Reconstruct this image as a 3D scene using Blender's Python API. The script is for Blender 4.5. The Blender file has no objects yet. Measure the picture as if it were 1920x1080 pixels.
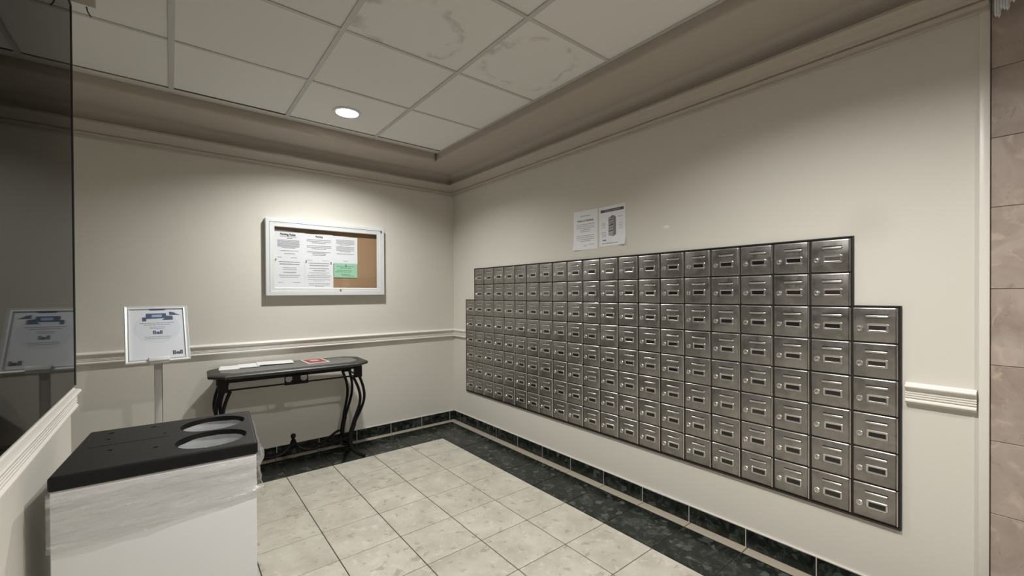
import bpy, bmesh, math, random
from math import sin, cos, pi, radians
from mathutils import Vector, Matrix, noise
random.seed(7)
S = bpy.context.scene
COL = S.collection

# ------------------------------------------------------------------ camera
cd = bpy.data.cameras.new('camera')
cam = bpy.data.objects.new('camera', cd); COL.objects.link(cam)
YAW, PITCH, ROLL = 0.6976, -0.0067, -0.0051
fw = Vector((sin(YAW)*cos(PITCH), cos(YAW)*cos(PITCH), sin(PITCH)))
rt = Vector((cos(YAW), -sin(YAW), 0)); up = rt.cross(fw)
r_ = rt*cos(ROLL)+up*sin(ROLL); u_ = -rt*sin(ROLL)+up*cos(ROLL)
cam.matrix_world = Matrix(((r_.x, u_.x, -fw.x, -2.2077), (r_.y, u_.y, -fw.y, -3.8099), (r_.z, u_.z, -fw.z, 1.2758), (0, 0, 0, 1)))
cd.sensor_width = 36; cd.lens = 36*799.22/1920
cd.shift_x = -29.86/1920; cd.shift_y = 15.17/1920
cd.clip_start = 0.02
S.camera = cam

# ------------------------------------------------------------------ light and exposure
w = bpy.data.worlds.new('world'); S.world = w; w.use_nodes = True
w.node_tree.nodes['Background'].inputs[0].default_value = (1, .95, .88, 1)
w.node_tree.nodes['Background'].inputs[1].default_value = 0.15
S.view_settings.view_transform = 'Standard'
S.view_settings.look = 'None'
S.view_settings.gamma = 1
S.view_settings.use_curve_mapping = False
S.view_settings.exposure = 0.36
# downlights in the ceiling grid: x, y, watts, colour; last two added unseen for ambient light
DOWNLIGHTS = [(-1.285, -.82, 28, (1, .995, .95)), (-1.285, -3.27, 37, (1, .985, .945)), (-.95, -4.75, 28, (1, .90, .82)),
              (-3.4, -3.27, 5, (1, .97, .93)), (-3.1, -5.7, 26, (1, .97, .93))]

# ------------------------------------------------------------------ materials
def lin(c):
    return tuple(((v/255)/12.92 if v/255 <= .04045 else ((v/255+.055)/1.055)**2.4) for v in c)+(1,)
def mat(name):
    m = bpy.data.materials.new(name); m.use_nodes = True
    return m, m.node_tree.nodes, m.node_tree.links, m.node_tree.nodes['Principled BSDF']
def plain(name, c, rough=.5, metal=0, spec=.5, bump=0, scale=60, var=0):
    m, N, L, B = mat(name)
    B.inputs['Base Color'].default_value = c if len(c) == 4 else c+(1,)
    B.inputs['Roughness'].default_value = rough; B.inputs['Metallic'].default_value = metal
    B.inputs['Specular IOR Level'].default_value = spec
    if bump or var:
        tc = N.new('ShaderNodeTexCoord'); n = N.new('ShaderNodeTexNoise'); n.inputs['Scale'].default_value = scale
        n.inputs['Detail'].default_value = 4
        L.new(tc.outputs['Object'], n.inputs['Vector'])
        if bump:
            b = N.new('ShaderNodeBump'); b.inputs['Strength'].default_value = bump; b.inputs['Distance'].default_value = .002
            L.new(n.outputs['Fac'], b.inputs['Height']); L.new(b.outputs[0], B.inputs['Normal'])
        if var:
            mx = N.new('ShaderNodeMix'); mx.data_type = 'RGBA'
            cc = B.inputs['Base Color'].default_value
            mx.inputs[6].default_value = tuple(v*(1-var) for v in cc[:3])+(1,)
            mx.inputs[7].default_value = tuple(min(1, v*(1+var)) for v in cc[:3])+(1,)
            L.new(n.outputs['Fac'], mx.inputs[0]); L.new(mx.outputs[2], B.inputs['Base Color'])
    return m
def ramp(N, L, src, stops, col=True):
    r = N.new('ShaderNodeValToRGB'); e = r.color_ramp.elements
    while len(e) < len(stops): e.new(.5)
    for k, (p, c) in enumerate(stops):
        e[k].position = p; e[k].color = c if isinstance(c, tuple) else (c, c, c, 1)
    L.new(src, r.inputs[0]); return r
def tex_vec(N, L, rnd=True, coord='Object'):
    tc = N.new('ShaderNodeTexCoord')
    if not rnd: return tc.outputs[coord]
    oi = N.new('ShaderNodeObjectInfo'); mu = N.new('ShaderNodeMath'); mu.operation = 'MULTIPLY'; mu.inputs[1].default_value = 37
    L.new(oi.outputs['Random'], mu.inputs[0])
    ad = N.new('ShaderNodeVectorMath'); ad.operation = 'ADD'
    L.new(tc.outputs[coord], ad.inputs[0]); L.new(mu.outputs[0], ad.inputs[1])
    return ad.outputs[0]
def noise_n(N, L, vec, scale, detail=4, rough=.55, dist=0):
    n = N.new('ShaderNodeTexNoise'); n.inputs['Scale'].default_value = scale; n.inputs['Detail'].default_value = detail
    n.inputs['Roughness'].default_value = rough; n.inputs['Distortion'].default_value = dist
    L.new(vec, n.inputs['Vector']); return n.outputs['Fac']
def mixc(N, L, fac, a, b, mode='MIX'):
    mx = N.new('ShaderNodeMix'); mx.data_type = 'RGBA'; mx.blend_type = mode
    for i, v in ((0, fac), (6, a), (7, b)):
        if hasattr(v, 'is_linked') or hasattr(v, 'links'): L.new(v, mx.inputs[i])
        else: mx.inputs[i].default_value = v
    return mx.outputs[2]

WALLC = (.69, .667, .607, 1)
def wall_paint(name, stain=None):
    m, N, L, B = mat(name)
    v = tex_vec(N, L, False)
    n = noise_n(N, L, v, 2.2, 3)
    c = mixc(N, L, n, tuple(x*.97 for x in WALLC[:3])+(1,), tuple(x*1.03 for x in WALLC[:3])+(1,))
    if stain:                                   # a smudge with a shape of its own
        d = N.new('ShaderNodeVectorMath'); d.operation = 'DISTANCE'; L.new(v, d.inputs[0]); d.inputs[1].default_value = stain
        r = ramp(N, L, d.outputs['Value'], [(0.0, .16), (.05, .10), (.11, 0.0)])
        c = mixc(N, L, r.outputs[0], c, (.30, .28, .25, 1))
    L.new(c, B.inputs['Base Color']); B.inputs['Roughness'].default_value = .55; B.inputs['Specular IOR Level'].default_value = .3
    b = N.new('ShaderNodeBump'); b.inputs['Strength'].default_value = .12; b.inputs['Distance'].default_value = .002
    L.new(noise_n(N, L, v, 90, 3), b.inputs['Height']); L.new(b.outputs[0], B.inputs['Normal'])
    return m
M_WALL = wall_paint('wall_paint')
M_WALLR = wall_paint('wall_paint_scuffed', (0, -3.36, 1.55))
M_TRIM = plain('trim_paint', (.76, .73, .68), .35, spec=.5)
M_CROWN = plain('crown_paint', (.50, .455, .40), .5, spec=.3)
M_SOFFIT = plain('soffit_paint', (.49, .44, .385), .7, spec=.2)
M_GROUT = plain('grout', (.055, .048, .04), .9)
M_GROUTW = plain('white_caulk', (.62, .60, .55), .6)
M_TEE = plain('grid_paint', (.60, .585, .56), .45, spec=.4)
M_SLAB = plain('slab', (.12, .11, .09), .9)

def light_tile():
    m, N, L, B = mat('pale_stone_tile')
    v = tex_vec(N, L)
    a = noise_n(N, L, v, 7, 5, .6)
    c = ramp(N, L, a, [(.3, lin((178, 172, 160))), (.5, lin((192, 187, 175))), (.72, lin((204, 200, 189)))]).outputs[0]
    vo = N.new('ShaderNodeTexVoronoi'); vo.inputs['Scale'].default_value = 16; vo.inputs['Randomness'].default_value = 1
    wv = N.new('ShaderNodeVectorMath'); wv.operation = 'ADD'
    nn = N.new('ShaderNodeTexNoise'); nn.inputs['Scale'].default_value = 14; L.new(v, nn.inputs['Vector'])
    sc = N.new('ShaderNodeVectorMath'); sc.operation = 'SCALE'; sc.inputs['Scale'].default_value = .09
    L.new(nn.outputs['Color'], sc.inputs[0]); L.new(v, wv.inputs[0]); L.new(sc.outputs[0], wv.inputs[1]); L.new(wv.outputs[0], vo.inputs['Vector'])
    sp = N.new('ShaderNodeSeparateColor'); L.new(vo.outputs['Color'], sp.inputs[0])
    dk = ramp(N, L, noise_n(N, L, v, 19, 3, .5, .4), [(.60, 0.0), (.68, .5)])
    c = mixc(N, L, dk.outputs[0], c, lin((140, 132, 114)))
    lt = ramp(N, L, noise_n(N, L, v, 24, 3, .5, .3), [(.30, .6), (.40, 0.0)])
    c = mixc(N, L, lt.outputs[0], c, lin((214, 208, 194)))
    s2 = ramp(N, L, noise_n(N, L, v, 55, 3), [(.68, 0.0), (.75, .6)])
    c = mixc(N, L, s2.outputs[0], c, lin((122, 115, 100)))
    oi = N.new('ShaderNodeObjectInfo')
    g = ramp(N, L, oi.outputs['Random'], [(0, .93), (1, 1.0)])
    c = mixc(N, L, 1.0, c, g.outputs[0], 'MULTIPLY')
    L.new(c, B.inputs['Base Color']); B.inputs['Roughness'].default_value = .38; B.inputs['Specular IOR Level'].default_value = .35
    return m
M_TILE = light_tile()
def green_marble(name, rough):
    m, N, L, B = mat(name)
    v = tex_vec(N, L)
    a = noise_n(N, L, v, 16, 6, .62, 1.2)
    c = ramp(N, L, a, [(.36, (.006, .0075, .0065, 1)), (.52, (.016, .020, .017, 1)), (.66, (.05, .058, .050, 1)), (.8, (.12, .13, .115, 1))]).outputs[0]
    vo = N.new('ShaderNodeTexVoronoi'); vo.inputs['Scale'].default_value = 34
    L.new(v, vo.inputs['Vector'])
    sp = N.new('ShaderNodeSeparateColor'); L.new(vo.outputs['Color'], sp.inputs[0])
    r = ramp(N, L, sp.outputs[0], [(.9, 0.0), (.98, .35)])
    c = mixc(N, L, r.outputs[0], c, (.16, .19, .17, 1))
    s2 = ramp(N, L, noise_n(N, L, v, 90, 2), [(.73, 0.0), (.78, .8)])
    c = mixc(N, L, s2.outputs[0], c, (.35, .38, .33, 1))
    L.new(c, B.inputs['Base Color']); B.inputs['Roughness'].default_value = rough; B.inputs['Specular IOR Level'].default_value = .28
    return m
M_GREEN = green_marble('dark_green_marble', .22)
def pink_stone():
    m, N, L, B = mat('pinkish_stone_panel')
    v = tex_vec(N, L)
    a = noise_n(N, L, v, 5, 6, .6, .6)
    c = ramp(N, L, a, [(.3, lin((146, 132, 123))), (.5, lin((168, 155, 146))), (.7, lin((184, 172, 163)))]).outputs[0]
    vo = N.new('ShaderNodeTexVoronoi'); vo.inputs['Scale'].default_value = 13; L.new(v, vo.inputs['Vector'])
    sp = N.new('ShaderNodeSeparateColor'); L.new(vo.outputs['Color'], sp.inputs[0])
    r = ramp(N, L, noise_n(N, L, v, 15, 4, .55, .8), [(.58, 0.0), (.68, .6)]); c = mixc(N, L, r.outputs[0], c, lin((196, 180, 165)))
    r = ramp(N, L, noise_n(N, L, v, 22, 4, .6, 1.2), [(.28, .6), (.38, 0.0)]); c = mixc(N, L, r.outputs[0], c, lin((132, 116, 106)))
    L.new(c, B.inputs['Base Color']); B.inputs['Roughness'].default_value = .35
    return m
M_PINK = pink_stone()
def ceil_tile(name, stain=0):
    m, N, L, B = mat(name)
    v = tex_vec(N, L, False)
    n = noise_n(N, L, v, 160, 2)
    c = mixc(N, L, n, (.80, .785, .765, 1), (.87, .855, .835, 1))
    if stain:                                   # a tide mark left by a leak: wobbly closed line with blotches
        dv = N.new('ShaderNodeTexNoise'); dv.inputs['Scale'].default_value = 7; dv.inputs['Detail'].default_value = 5; L.new(v, dv.inputs['Vector'])
        sub = N.new('ShaderNodeVectorMath'); sub.operation = 'SUBTRACT'; L.new(dv.outputs['Color'], sub.inputs[0]); sub.inputs[1].default_value = (.5, .5, .5)
        s = N.new('ShaderNodeVectorMath'); s.operation = 'SCALE'; s.inputs['Scale'].default_value = .26; L.new(sub.outputs[0], s.inputs[0])
        ad = N.new('ShaderNodeVectorMath'); ad.operation = 'ADD'; L.new(v, ad.inputs[0]); L.new(s.outputs[0], ad.inputs[1])
        mp = N.new('ShaderNodeVectorMath'); mp.operation = 'MULTIPLY'; mp.inputs[1].default_value = (1, 1, 0); L.new(ad.outputs[0], mp.inputs[0])
        d = N.new('ShaderNodeVectorMath'); d.operation = 'DISTANCE'; L.new(mp.outputs[0], d.inputs[0])
        d.inputs[1].default_value = (-.06, .10, 0) if stain == 1 else (-.02, .0, 0)
        R = .235 if stain == 1 else .25
        ring = ramp(N, L, d.outputs['Value'], [(R-.045, 0.0), (R-.004, 1.0), (R+.006, .25), (R+.03, 0.0)])
        br = ramp(N, L, noise_n(N, L, v, 9, 4), [(.44, 0.0), (.6, 1.0)])
        mu = N.new('ShaderNodeMath'); mu.operation = 'MULTIPLY'; L.new(ring.outputs[0], mu.inputs[0]); L.new(br.outputs[0], mu.inputs[1])
        m2 = N.new('ShaderNodeMath'); m2.operation = 'MULTIPLY'; m2.inputs[1].default_value = .42; L.new(mu.outputs[0], m2.inputs[0])
        c = mixc(N, L, m2.outputs[0], c, (.27, .235, .18, 1))
    L.new(c, B.inputs['Base Color']); B.inputs['Roughness'].default_value = .9; B.inputs['Specular IOR Level'].default_value = .1
    b = N.new('ShaderNodeBump'); b.inputs['Strength'].default_value = .25; b.inputs['Distance'].default_value = .001
    L.new(n, b.inputs['Height']); L.new(b.outputs[0], B.inputs['Normal'])
    return m
M_CT = ceil_tile('ceiling_panel_white'); M_CT1 = ceil_tile('ceiling_panel_leak_mark', 1); M_CT2 = ceil_tile('ceiling_panel_leak_ring', 2)

def steel():
    m, N, L, B = mat('worn_stainless_steel')
    v = tex_vec(N, L)
    a = noise_n(N, L, v, 14, 5, .6, .5)
    c = ramp(N, L, a, [(.3, (.285, .268, .256, 1)), (.55, (.38, .36, .345, 1)), (.75, (.46, .44, .424, 1))]).outputs[0]
    oi = N.new('ShaderNodeObjectInfo')
    g = ramp(N, L, oi.outputs['Random'], [(0, .86), (1, 1.0)])
    c = mixc(N, L, 1.0, c, g.outputs[0], 'MULTIPLY')
    L.new(c, B.inputs['Base Color']); B.inputs['Metallic'].default_value = 1
    r = ramp(N, L, noise_n(N, L, v, 22, 4), [(.3, .30), (.7, .46)])
    L.new(r.outputs[0], B.inputs['Roughness'])
    mp = N.new('ShaderNodeVectorMath'); mp.operation = 'MULTIPLY'; mp.inputs[1].default_value = (1, 1, 1); L.new(v, mp.inputs[0])
    b = N.new('ShaderNodeBump'); b.inputs['Strength'].default_value = .25; b.inputs['Distance'].default_value = .004
    L.new(noise_n(N, L, mp.outputs[0], 11, 2), b.inputs['Height']); L.new(b.outputs[0], B.inputs['Normal'])
    return m
M_STEEL = steel()
M_STEELB = plain('bright_steel', (.68, .67, .65), .30, 1)
M_SLOT = plain('slot_shadow_black', (.012, .011, .010), .8)
M_HOUSE = plain('mailbox_housing_dark', (.035, .031, .027), .5, .3)
M_CARD = [plain('card_window_black', (.010, .009, .009), .25), plain('card_window_black', (.016, .013, .012), .3),
          plain('card_window_maroon', (.032, .020, .018), .3), plain('card_window_grey', (.085, .08, .075), .4)]
M_ALU = plain('silver_aluminium', (.84, .86, .88), .34, .25, var=.04, scale=8)
M_BLACK = plain('wrought_iron_black', (.004, .0038, .0038), .45, 0, spec=.22, bump=.2, scale=80)
M_SLATE = plain('slate_inlay_grey', (.15, .152, .143), .45, bump=.3, scale=45, var=.15)
M_TOPBLK = plain('table_top_charcoal', (.028, .026, .024), .42)
M_PAPER = plain('white_paper', (.87, .875, .92), .7, var=.03, scale=12)
M_PAPERW = plain('white_envelope', (.82, .82, .83), .6, var=.03, scale=12)
M_INK = plain('grey_print', (.33, .33, .36), .8)
M_INKD = plain('dark_print', (.10, .10, .11), .8)
M_INKG = plain('green_card_print', (.14, .28, .19), .8)
M_GREENP = plain('mint_green_paper', (.36, .66, .46), .7)
M_RED = plain('red_card_print', (.33, .045, .05), .35, var=.3, scale=25)
M_PINKP = plain('pale_pink_print', (.70, .42, .40), .4)
M_NAVY = plain('navy_print', (.055, .085, .16), .5, var=.2, scale=60)
M_BLUEL = plain('pale_blue_print', (.30, .40, .58), .5)
M_DISC = plain('pale_grey_blue_print', (.62, .66, .72), .6)
M_POSTER = plain('poster_paper', (.68, .71, .76), .5)
M_CORK = plain('cork', lin((165, 132, 100)), .9, bump=.5, scale=220, var=.22)
M_LID = plain('black_moulded_plastic', (.0045, .0045, .005), .5, spec=.3, bump=.35, scale=160)
M_BIN = plain('white_carton', (.74, .745, .755), .45, var=.03, scale=5)
M_LINER = plain('grey_plastic_liner', (.20, .205, .21), .6, bump=.6, scale=35, var=.25)
M_WHITEP = plain('white_plastic', (.72, .72, .72), .35)
M_POLE = plain('satin_grey_pole', (.55, .54, .53), .4, .1)
M_BOX = plain('beige_box', (.42, .38, .31), .6)
M_PATCH = plain('filler_patch', (.86, .85, .80), .8)
M_FLOORD = plain('grey_bin_skirting', (.09, .07, .055), .7)
def emit(name, c, s):
    m, N, L, B = mat(name); B.inputs['Emission Color'].default_value = c; B.inputs['Emission Strength'].default_value = s
    B.inputs['Base Color'].default_value = (.9, .9, .9, 1); return m
M_LAMP = emit('lamp_glow', (1, .97, .92, 1), 14)
M_REFL = plain('lamp_reflector', (.82, .82, .80), .25, .4)
def sheet(name, fac, rough, tint=(1, 1, 1, 1), bump=0, fr=False):
    m, N, L, B = mat(name); N.remove(B)
    t = N.new('ShaderNodeBsdfTransparent'); g = N.new('ShaderNodeBsdfGlossy'); g.inputs['Roughness'].default_value = rough
    t.inputs[0].default_value = tint
    mx = N.new('ShaderNodeMixShader'); mx.inputs[0].default_value = fac
    if fr:
        f = N.new('ShaderNodeLayerWeight'); f.inputs[0].default_value = .12; L.new(f.outputs['Fresnel'], mx.inputs[0])
    if bump:
        v = tex_vec(N, L, False)
        mpn = N.new('ShaderNodeMapping'); mpn.inputs['Rotation'].default_value = (0, radians(12), 0); mpn.inputs['Scale'].default_value = (4, 4, 34)
        L.new(v, mpn.inputs[0])
        b = N.new('ShaderNodeBump'); b.inputs['Strength'].default_value = bump; b.inputs['Distance'].default_value = .012
        L.new(noise_n(N, L, mpn.outputs[0], 2.0, 5, .6, .8), b.inputs['Height']); L.new(b.outputs[0], g.inputs['Normal'])
    if bump:                            # stretched white streaks paint the sheen along the film's folds
        df = N.new('ShaderNodeBsdfDiffuse'); df.inputs[0].default_value = (.86, .86, .86, 1)
        r = ramp(N, L, noise_n(N, L, mpn.outputs[0], .8, 4, .55, 1.6), [(.50, .05), (.72, .55)])
        m2 = N.new('ShaderNodeMixShader'); L.new(r.outputs[0], m2.inputs[0]); L.new(t.outputs[0], m2.inputs[1]); L.new(df.outputs[0], m2.inputs[2])
        L.new(b.outputs[0], df.inputs['Normal']); t = m2
    L.new(t.outputs[0], mx.inputs[1]); L.new(g.outputs[0], mx.inputs[2])
    L.new(mx.outputs[0], N['Material Output'].inputs[0]); return m
M_GLASS = sheet('clear_pane', .05, .02, (.98, .985, .985, 1))
M_FILM = sheet('stretch_film', .26, .10, (.97, .97, .97, 1), bump=1.0)
def mirror_mat():
    m, N, L, B = mat('grey_tinted_mirror')
    B.inputs['Base Color'].default_value = (.24, .235, .23, 1); B.inputs['Metallic'].default_value = 1; B.inputs['Roughness'].default_value = .03
    B.inputs['Specular Tint'].default_value = (.40, .40, .40, 1)
    return m
M_MIRROR = mirror_mat()
M_CRYSTAL = plain('cut_glass', (.92, .93, .98), .12, spec=.9)
M_CRYSTAL.node_tree.nodes['Principled BSDF'].inputs['Transmission Weight'].default_value = .25

# ------------------------------------------------------------------ mesh helpers
def link(name, me, parent=None, loc=(0, 0, 0)):
    o = bpy.data.objects.new(name, me); COL.objects.link(o); o.location = loc
    if parent: o.parent = parent
    return o
def finish(bm, name, mats, smooth=False):
    me = bpy.data.meshes.new(name)
    bmesh.ops.recalc_face_normals(bm, faces=bm.faces)
    bm.to_mesh(me); bm.free()
    for m in (mats if isinstance(mats, (list, tuple)) else [mats]): me.materials.append(m)
    if smooth:
        for p in me.polygons: p.use_smooth = True
        try: me.set_sharp_from_angle(angle=radians(40))
        except Exception: pass
    return me
def box(bm, x0, x1, y0, y1, z0, z1, bev=0, seg=1, mi=0, mtx=None):
    v = [bm.verts.new((x, y, z)) for x in (x0, x1) for y in (y0, y1) for z in (z0, z1)]
    fs = [bm.faces.new([v[i] for i in f]) for f in ((0, 1, 3, 2), (4, 6, 7, 5), (0, 4, 5, 1), (2, 3, 7, 6), (0, 2, 6, 4), (1, 5, 7, 3))]
    for f in fs: f.material_index = mi
    if bev:
        es = list({e for f in fs for e in f.edges})
        r = bmesh.ops.bevel(bm, geom=es, offset=bev, segments=seg, affect='EDGES', profile=.5)
        for f in r['faces']: f.material_index = mi
        v = list({x for f in r['faces'] for x in f.verts} | {x for x in v if x.is_valid})
    if mtx is not None: bmesh.ops.transform(bm, matrix=mtx, verts=[x for x in v if x.is_valid])
    return v
def bbox(name, mats, ext, parent=None, bev=0, seg=1, smooth=False):
    bm = bmesh.new(); box(bm, *ext, bev=bev, seg=seg)
    return link(name, finish(bm, name, mats, smooth), parent)
def prism(bm, pts, z0, z1, mi=0):
    a = [bm.verts.new((x, y, z0)) for x, y in pts]; b = [bm.verts.new((x, y, z1)) for x, y in pts]
    n = len(pts)
    for f in [bm.faces.new(a[::-1]), bm.faces.new(b)]+[bm.faces.new((a[i], a[(i+1) % n], b[(i+1) % n], b[i])) for i in range(n)]: f.material_index = mi
def tube(bm, pts, rad, n=8, mi=0, caps=True):
    P = [Vector(p) for p in pts]; rings = []
    ref = None
    for i, p in enumerate(P):
        t = (P[min(i+1, len(P)-1)]-P[max(i-1, 0)]).normalized()
        if ref is None:
            ref = Vector((0, 0, 1)) if abs(t.z) < .9 else Vector((1, 0, 0))
        a = (ref-t*ref.dot(t)).normalized(); b = t.cross(a); ref = a
        r = rad[i] if isinstance(rad, (list, tuple)) else rad
        rings.append([bm.verts.new(p+a*cos(2*pi*k/n)*r+b*sin(2*pi*k/n)*r) for k in range(n)])
    for i in range(len(P)-1):
        for k in range(n):
            f = bm.faces.new((rings[i][k], rings[i][(k+1) % n], rings[i+1][(k+1) % n], rings[i+1][k])); f.material_index = mi
    if caps:
        bm.faces.new(rings[0][::-1]); bm.faces.new(rings[-1])
def lathe(bm, prof, n=24, c=(0, 0, 0), mi=0, sy=1):
    rings = []
    for r, z in prof:
        if r < 1e-6: rings.append([bm.verts.new((c[0], c[1], c[2]+z))])
        else: rings.append([bm.verts.new((c[0]+r*cos(2*pi*k/n), c[1]+r*sy*sin(2*pi*k/n), c[2]+z)) for k in range(n)])
    for A, Bq in zip(rings, rings[1:]):
        for k in range(n):
            q = [A[k % len(A)], A[(k+1) % len(A)], Bq[(k+1) % len(Bq)], Bq[k % len(Bq)]]
            u = []
            for x in q:
                if x not in u: u.append(x)
            if len(u) > 2:
                f = bm.faces.new(u); f.material_index = mi
def bez(p, n=24):
    """smooth curve through the points (Catmull-Rom)"""
    P = [Vector(x) for x in p]; P = [P[0]*2-P[1]]+P+[P[-1]*2-P[-2]]; out = []
    m = max(2, n//(len(P)-3))
    for i in range(1, len(P)-2):
        for k in range(m):
            t = k/m; a, b, c, d = P[i-1:i+3]
            out.append(.5*((2*b)+(-a+c)*t+(2*a-5*b+4*c-d)*t*t+(-a+3*b-3*c+d)*t**3))
    out.append(P[-2]); return out
def tag(o, label=None, cat=None, group=None, kind=None):
    if label: o['label'] = label
    if cat: o['category'] = cat
    if group: o['group'] = group
    if kind: o['kind'] = kind
    return o
def empty(name, loc=(0, 0, 0), mtx=None):
    o = bpy.data.objects.new(name, None); COL.objects.link(o); o.empty_display_size = .05
    if mtx is not None: o.matrix_world = mtx
    else: o.location = loc
    return o
def struct(o): o['kind'] = 'structure'; return o
def frame_right(x, y, z):       # local X -> -y, Y -> z, Z -> out of the right wall (-x)
    return Matrix(((0, 0, -1, x), (-1, 0, 0, y), (0, 1, 0, z), (0, 0, 0, 1)))
def frame_back(x, y, z):        # local X -> x, Y -> z, Z -> out of the back wall (-y)
    return Matrix(((1, 0, 0, x), (0, 0, -1, y), (0, 1, 0, z), (0, 0, 0, 1)))
def text_mesh(body, size, m, parent, loc, name='lettering', bold=0, spacing=1, align='CENTER'):
    cu = bpy.data.curves.new(name, 'FONT'); cu.body = body; cu.size = size; cu.align_x = align; cu.align_y = 'CENTER'
    cu.offset = bold; cu.extrude = .0002; cu.space_character = spacing; cu.resolution_u = 3
    t = bpy.data.objects.new('t', cu); COL.objects.link(t)
    dg = bpy.context.evaluated_depsgraph_get(); dg.update()
    me = bpy.data.meshes.new_from_object(t.evaluated_get(dg)); me.name = name
    bpy.data.objects.remove(t); bpy.data.curves.remove(cu)
    me.materials.clear(); me.materials.append(m)
    return link(name, me, parent, loc)

# ------------------------------------------------------------------ room constants
RX0, RY0, H = -4.6, -7.2, 2.50          # far left, far front, tile ceiling height
WX, WY = -2.505, -1.43                  # wing wall on the left: face x, far end y
BX, BY, T = .3766, .4443, .305          # inset of the pale field, tile pitch
SOF = 2.435                             # underside of the bulkhead
CX, CY = -.412, -.437                   # edge of the bulkhead
PY = -3.674                             # end of the painted right wall

# ------------------------------------------------------------------ shell
struct(bbox('wall_back', M_WALL, (RX0-.1, .1, 0, .1, -.05, 2.7)))
struct(bbox('wall_right', M_WALLR, (0, .1, PY-.031, 0, -.05, 2.7)))
struct(bbox('wall_left', M_WALL, (-2.64, WX, RY0, WY, -.05, 2.5)))
struct(bbox('wall_far_left', M_WALL, (RX0-.1, RX0, RY0, 0, -.05, 2.7)))
struct(bbox('wall_front', M_WALL, (RX0-.1, .1, RY0-.1, RY0, -.05, 2.7)))
entr = struct(bbox('wall_entrance', plain('stone_joint', lin((150, 138, 128)), .8), (.012, .1, RY0, PY-.032, -.05, 2.7)))
# stone panels of the entrance wall
zj = [-.02, .228, .493, .749, 1.015, 1.283, 1.568, 1.81, 2.052, 2.30, 2.50]
yj = [PY-.032, -4.12, -4.6, -5.1, -5.6, -6.1, -6.65, RY0]
for i in range(len(zj)-1):
    for j in range(len(yj)-1):
        g = .0008
        bm = bmesh.new(); box(bm, -.0, .012, yj[j+1]+g, yj[j]-g, zj[i]+g, zj[i+1]-g, bev=.0012)
        c = Vector((.006, (yj[j]+yj[j+1])/2, (zj[i]+zj[i+1])/2)); bmesh.ops.translate(bm, verts=bm.verts, vec=-c)
        link('stone_panel', finish(bm, 'stone_panel', M_PINK), entr, c)

# floor
fl = struct(bbox('floor', M_GROUT, (RX0, .0, RY0, 0, -.12, -.0035)))
def tile_mesh(w_, d_, m, bev=.0012):
    bm = bmesh.new(); box(bm, -w_/2, w_/2, -d_/2, d_/2, -.012, 0, bev=bev)
    return finish(bm, 'floor_tile', m)
G = .0044
tm = tile_mesh(T-G, T-G, M_TILE)
rest = bmesh.new()
for a in range(0, 14):
    for b in range(0, 22):
        x1, y1 = -BX-a*T, -BY-b*T
        x0, y0 = x1-T, y1-T
        if x0 < RX0 or y0 < RY0: continue
        if x1 > WX-.0 and b < 13:
            link('floor_tile', tm, fl, ((x0+x1)/2, (y0+y1)/2, 0))
        elif x1 > WX or True:
            box(rest, x0+G/2, x1-G/2, y0+G/2, y1-G/2, -.012, 0)
ro = link('floor_tile_field', finish(rest, 'floor_tile_field', M_TILE), fl); ro['kind'] = 'stuff'
ST = .071                                # width of the pale stripe beside the wall
SW = .011                                # baseboard thickness
cache = {}
def piece(name, x0, x1, y0, y1, m, parent=fl):
    w_, d_ = round(x1-x0-G, 4), round(y1-y0-G, 4)
    k = (w_, d_, m.name)
    if k not in cache: cache[k] = tile_mesh(w_, d_, m)
    return link(name, cache[k], parent, ((x0+x1)/2, (y0+y1)/2, 0))
M_STRIPE = plain('tan_stripe_tile', lin((166, 157, 141)), .45, var=.12, scale=25)
# along the right wall
ys = [-ST]+[-BY-k*T for k in range(0, 15)]
for k in range(len(ys)-1):
    piece('border_tile', -BX, -ST, ys[k+1], ys[k], M_GREEN)
    piece('stripe_tile', -ST, -.0, ys[k+1], ys[k] if k else -ST, M_STRIPE)
# along the back wall
xs = [-BX-k*T for k in range(0, 14)]
for k in range(len(xs)-1):
    piece('border_tile', xs[k+1], xs[k], -BY, -ST, M_GREEN)
    piece('stripe_tile', xs[k+1], xs[k], -ST, 0, M_STRIPE)
piece('stripe_tile', -BX, 0, -ST, 0, M_STRIPE)

# baseboards of dark marble pieces with pale caulk on top
def baseboard(name, right=True, x_to=-4.6):
    root = struct(bbox(name, M_GROUTW, (-SW+.002, 0, PY, 0, 0, .094) if right else (x_to, 0, -SW+.002, 0, 0, .094)))
    s = .131 if right else .0588
    cuts = [0]+[-s-k*T for k in range(0, 20)]
    lim = PY if right else x_to
    for k in range(len(cuts)-1):
        a, b = max(cuts[k+1], lim), cuts[k]
        if b <= lim: break
        bm = bmesh.new()
        g = .0022
        if right: box(bm, -SW, 0, a+g, b-g, .001, .090, bev=.001)
        else: box(bm, a+g, b-g, -SW, 0, .001, .090, bev=.001)
        c = Vector((0, (a+b)/2, 0) if right else ((a+b)/2, 0, 0)); bmesh.ops.translate(bm, verts=bm.verts, vec=-c)
        link('baseboard_tile', finish(bm, 'baseboard_tile', M_GREEN), root, c)
baseboard('baseboard_right', True); baseboard('baseboard_back', False)

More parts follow.
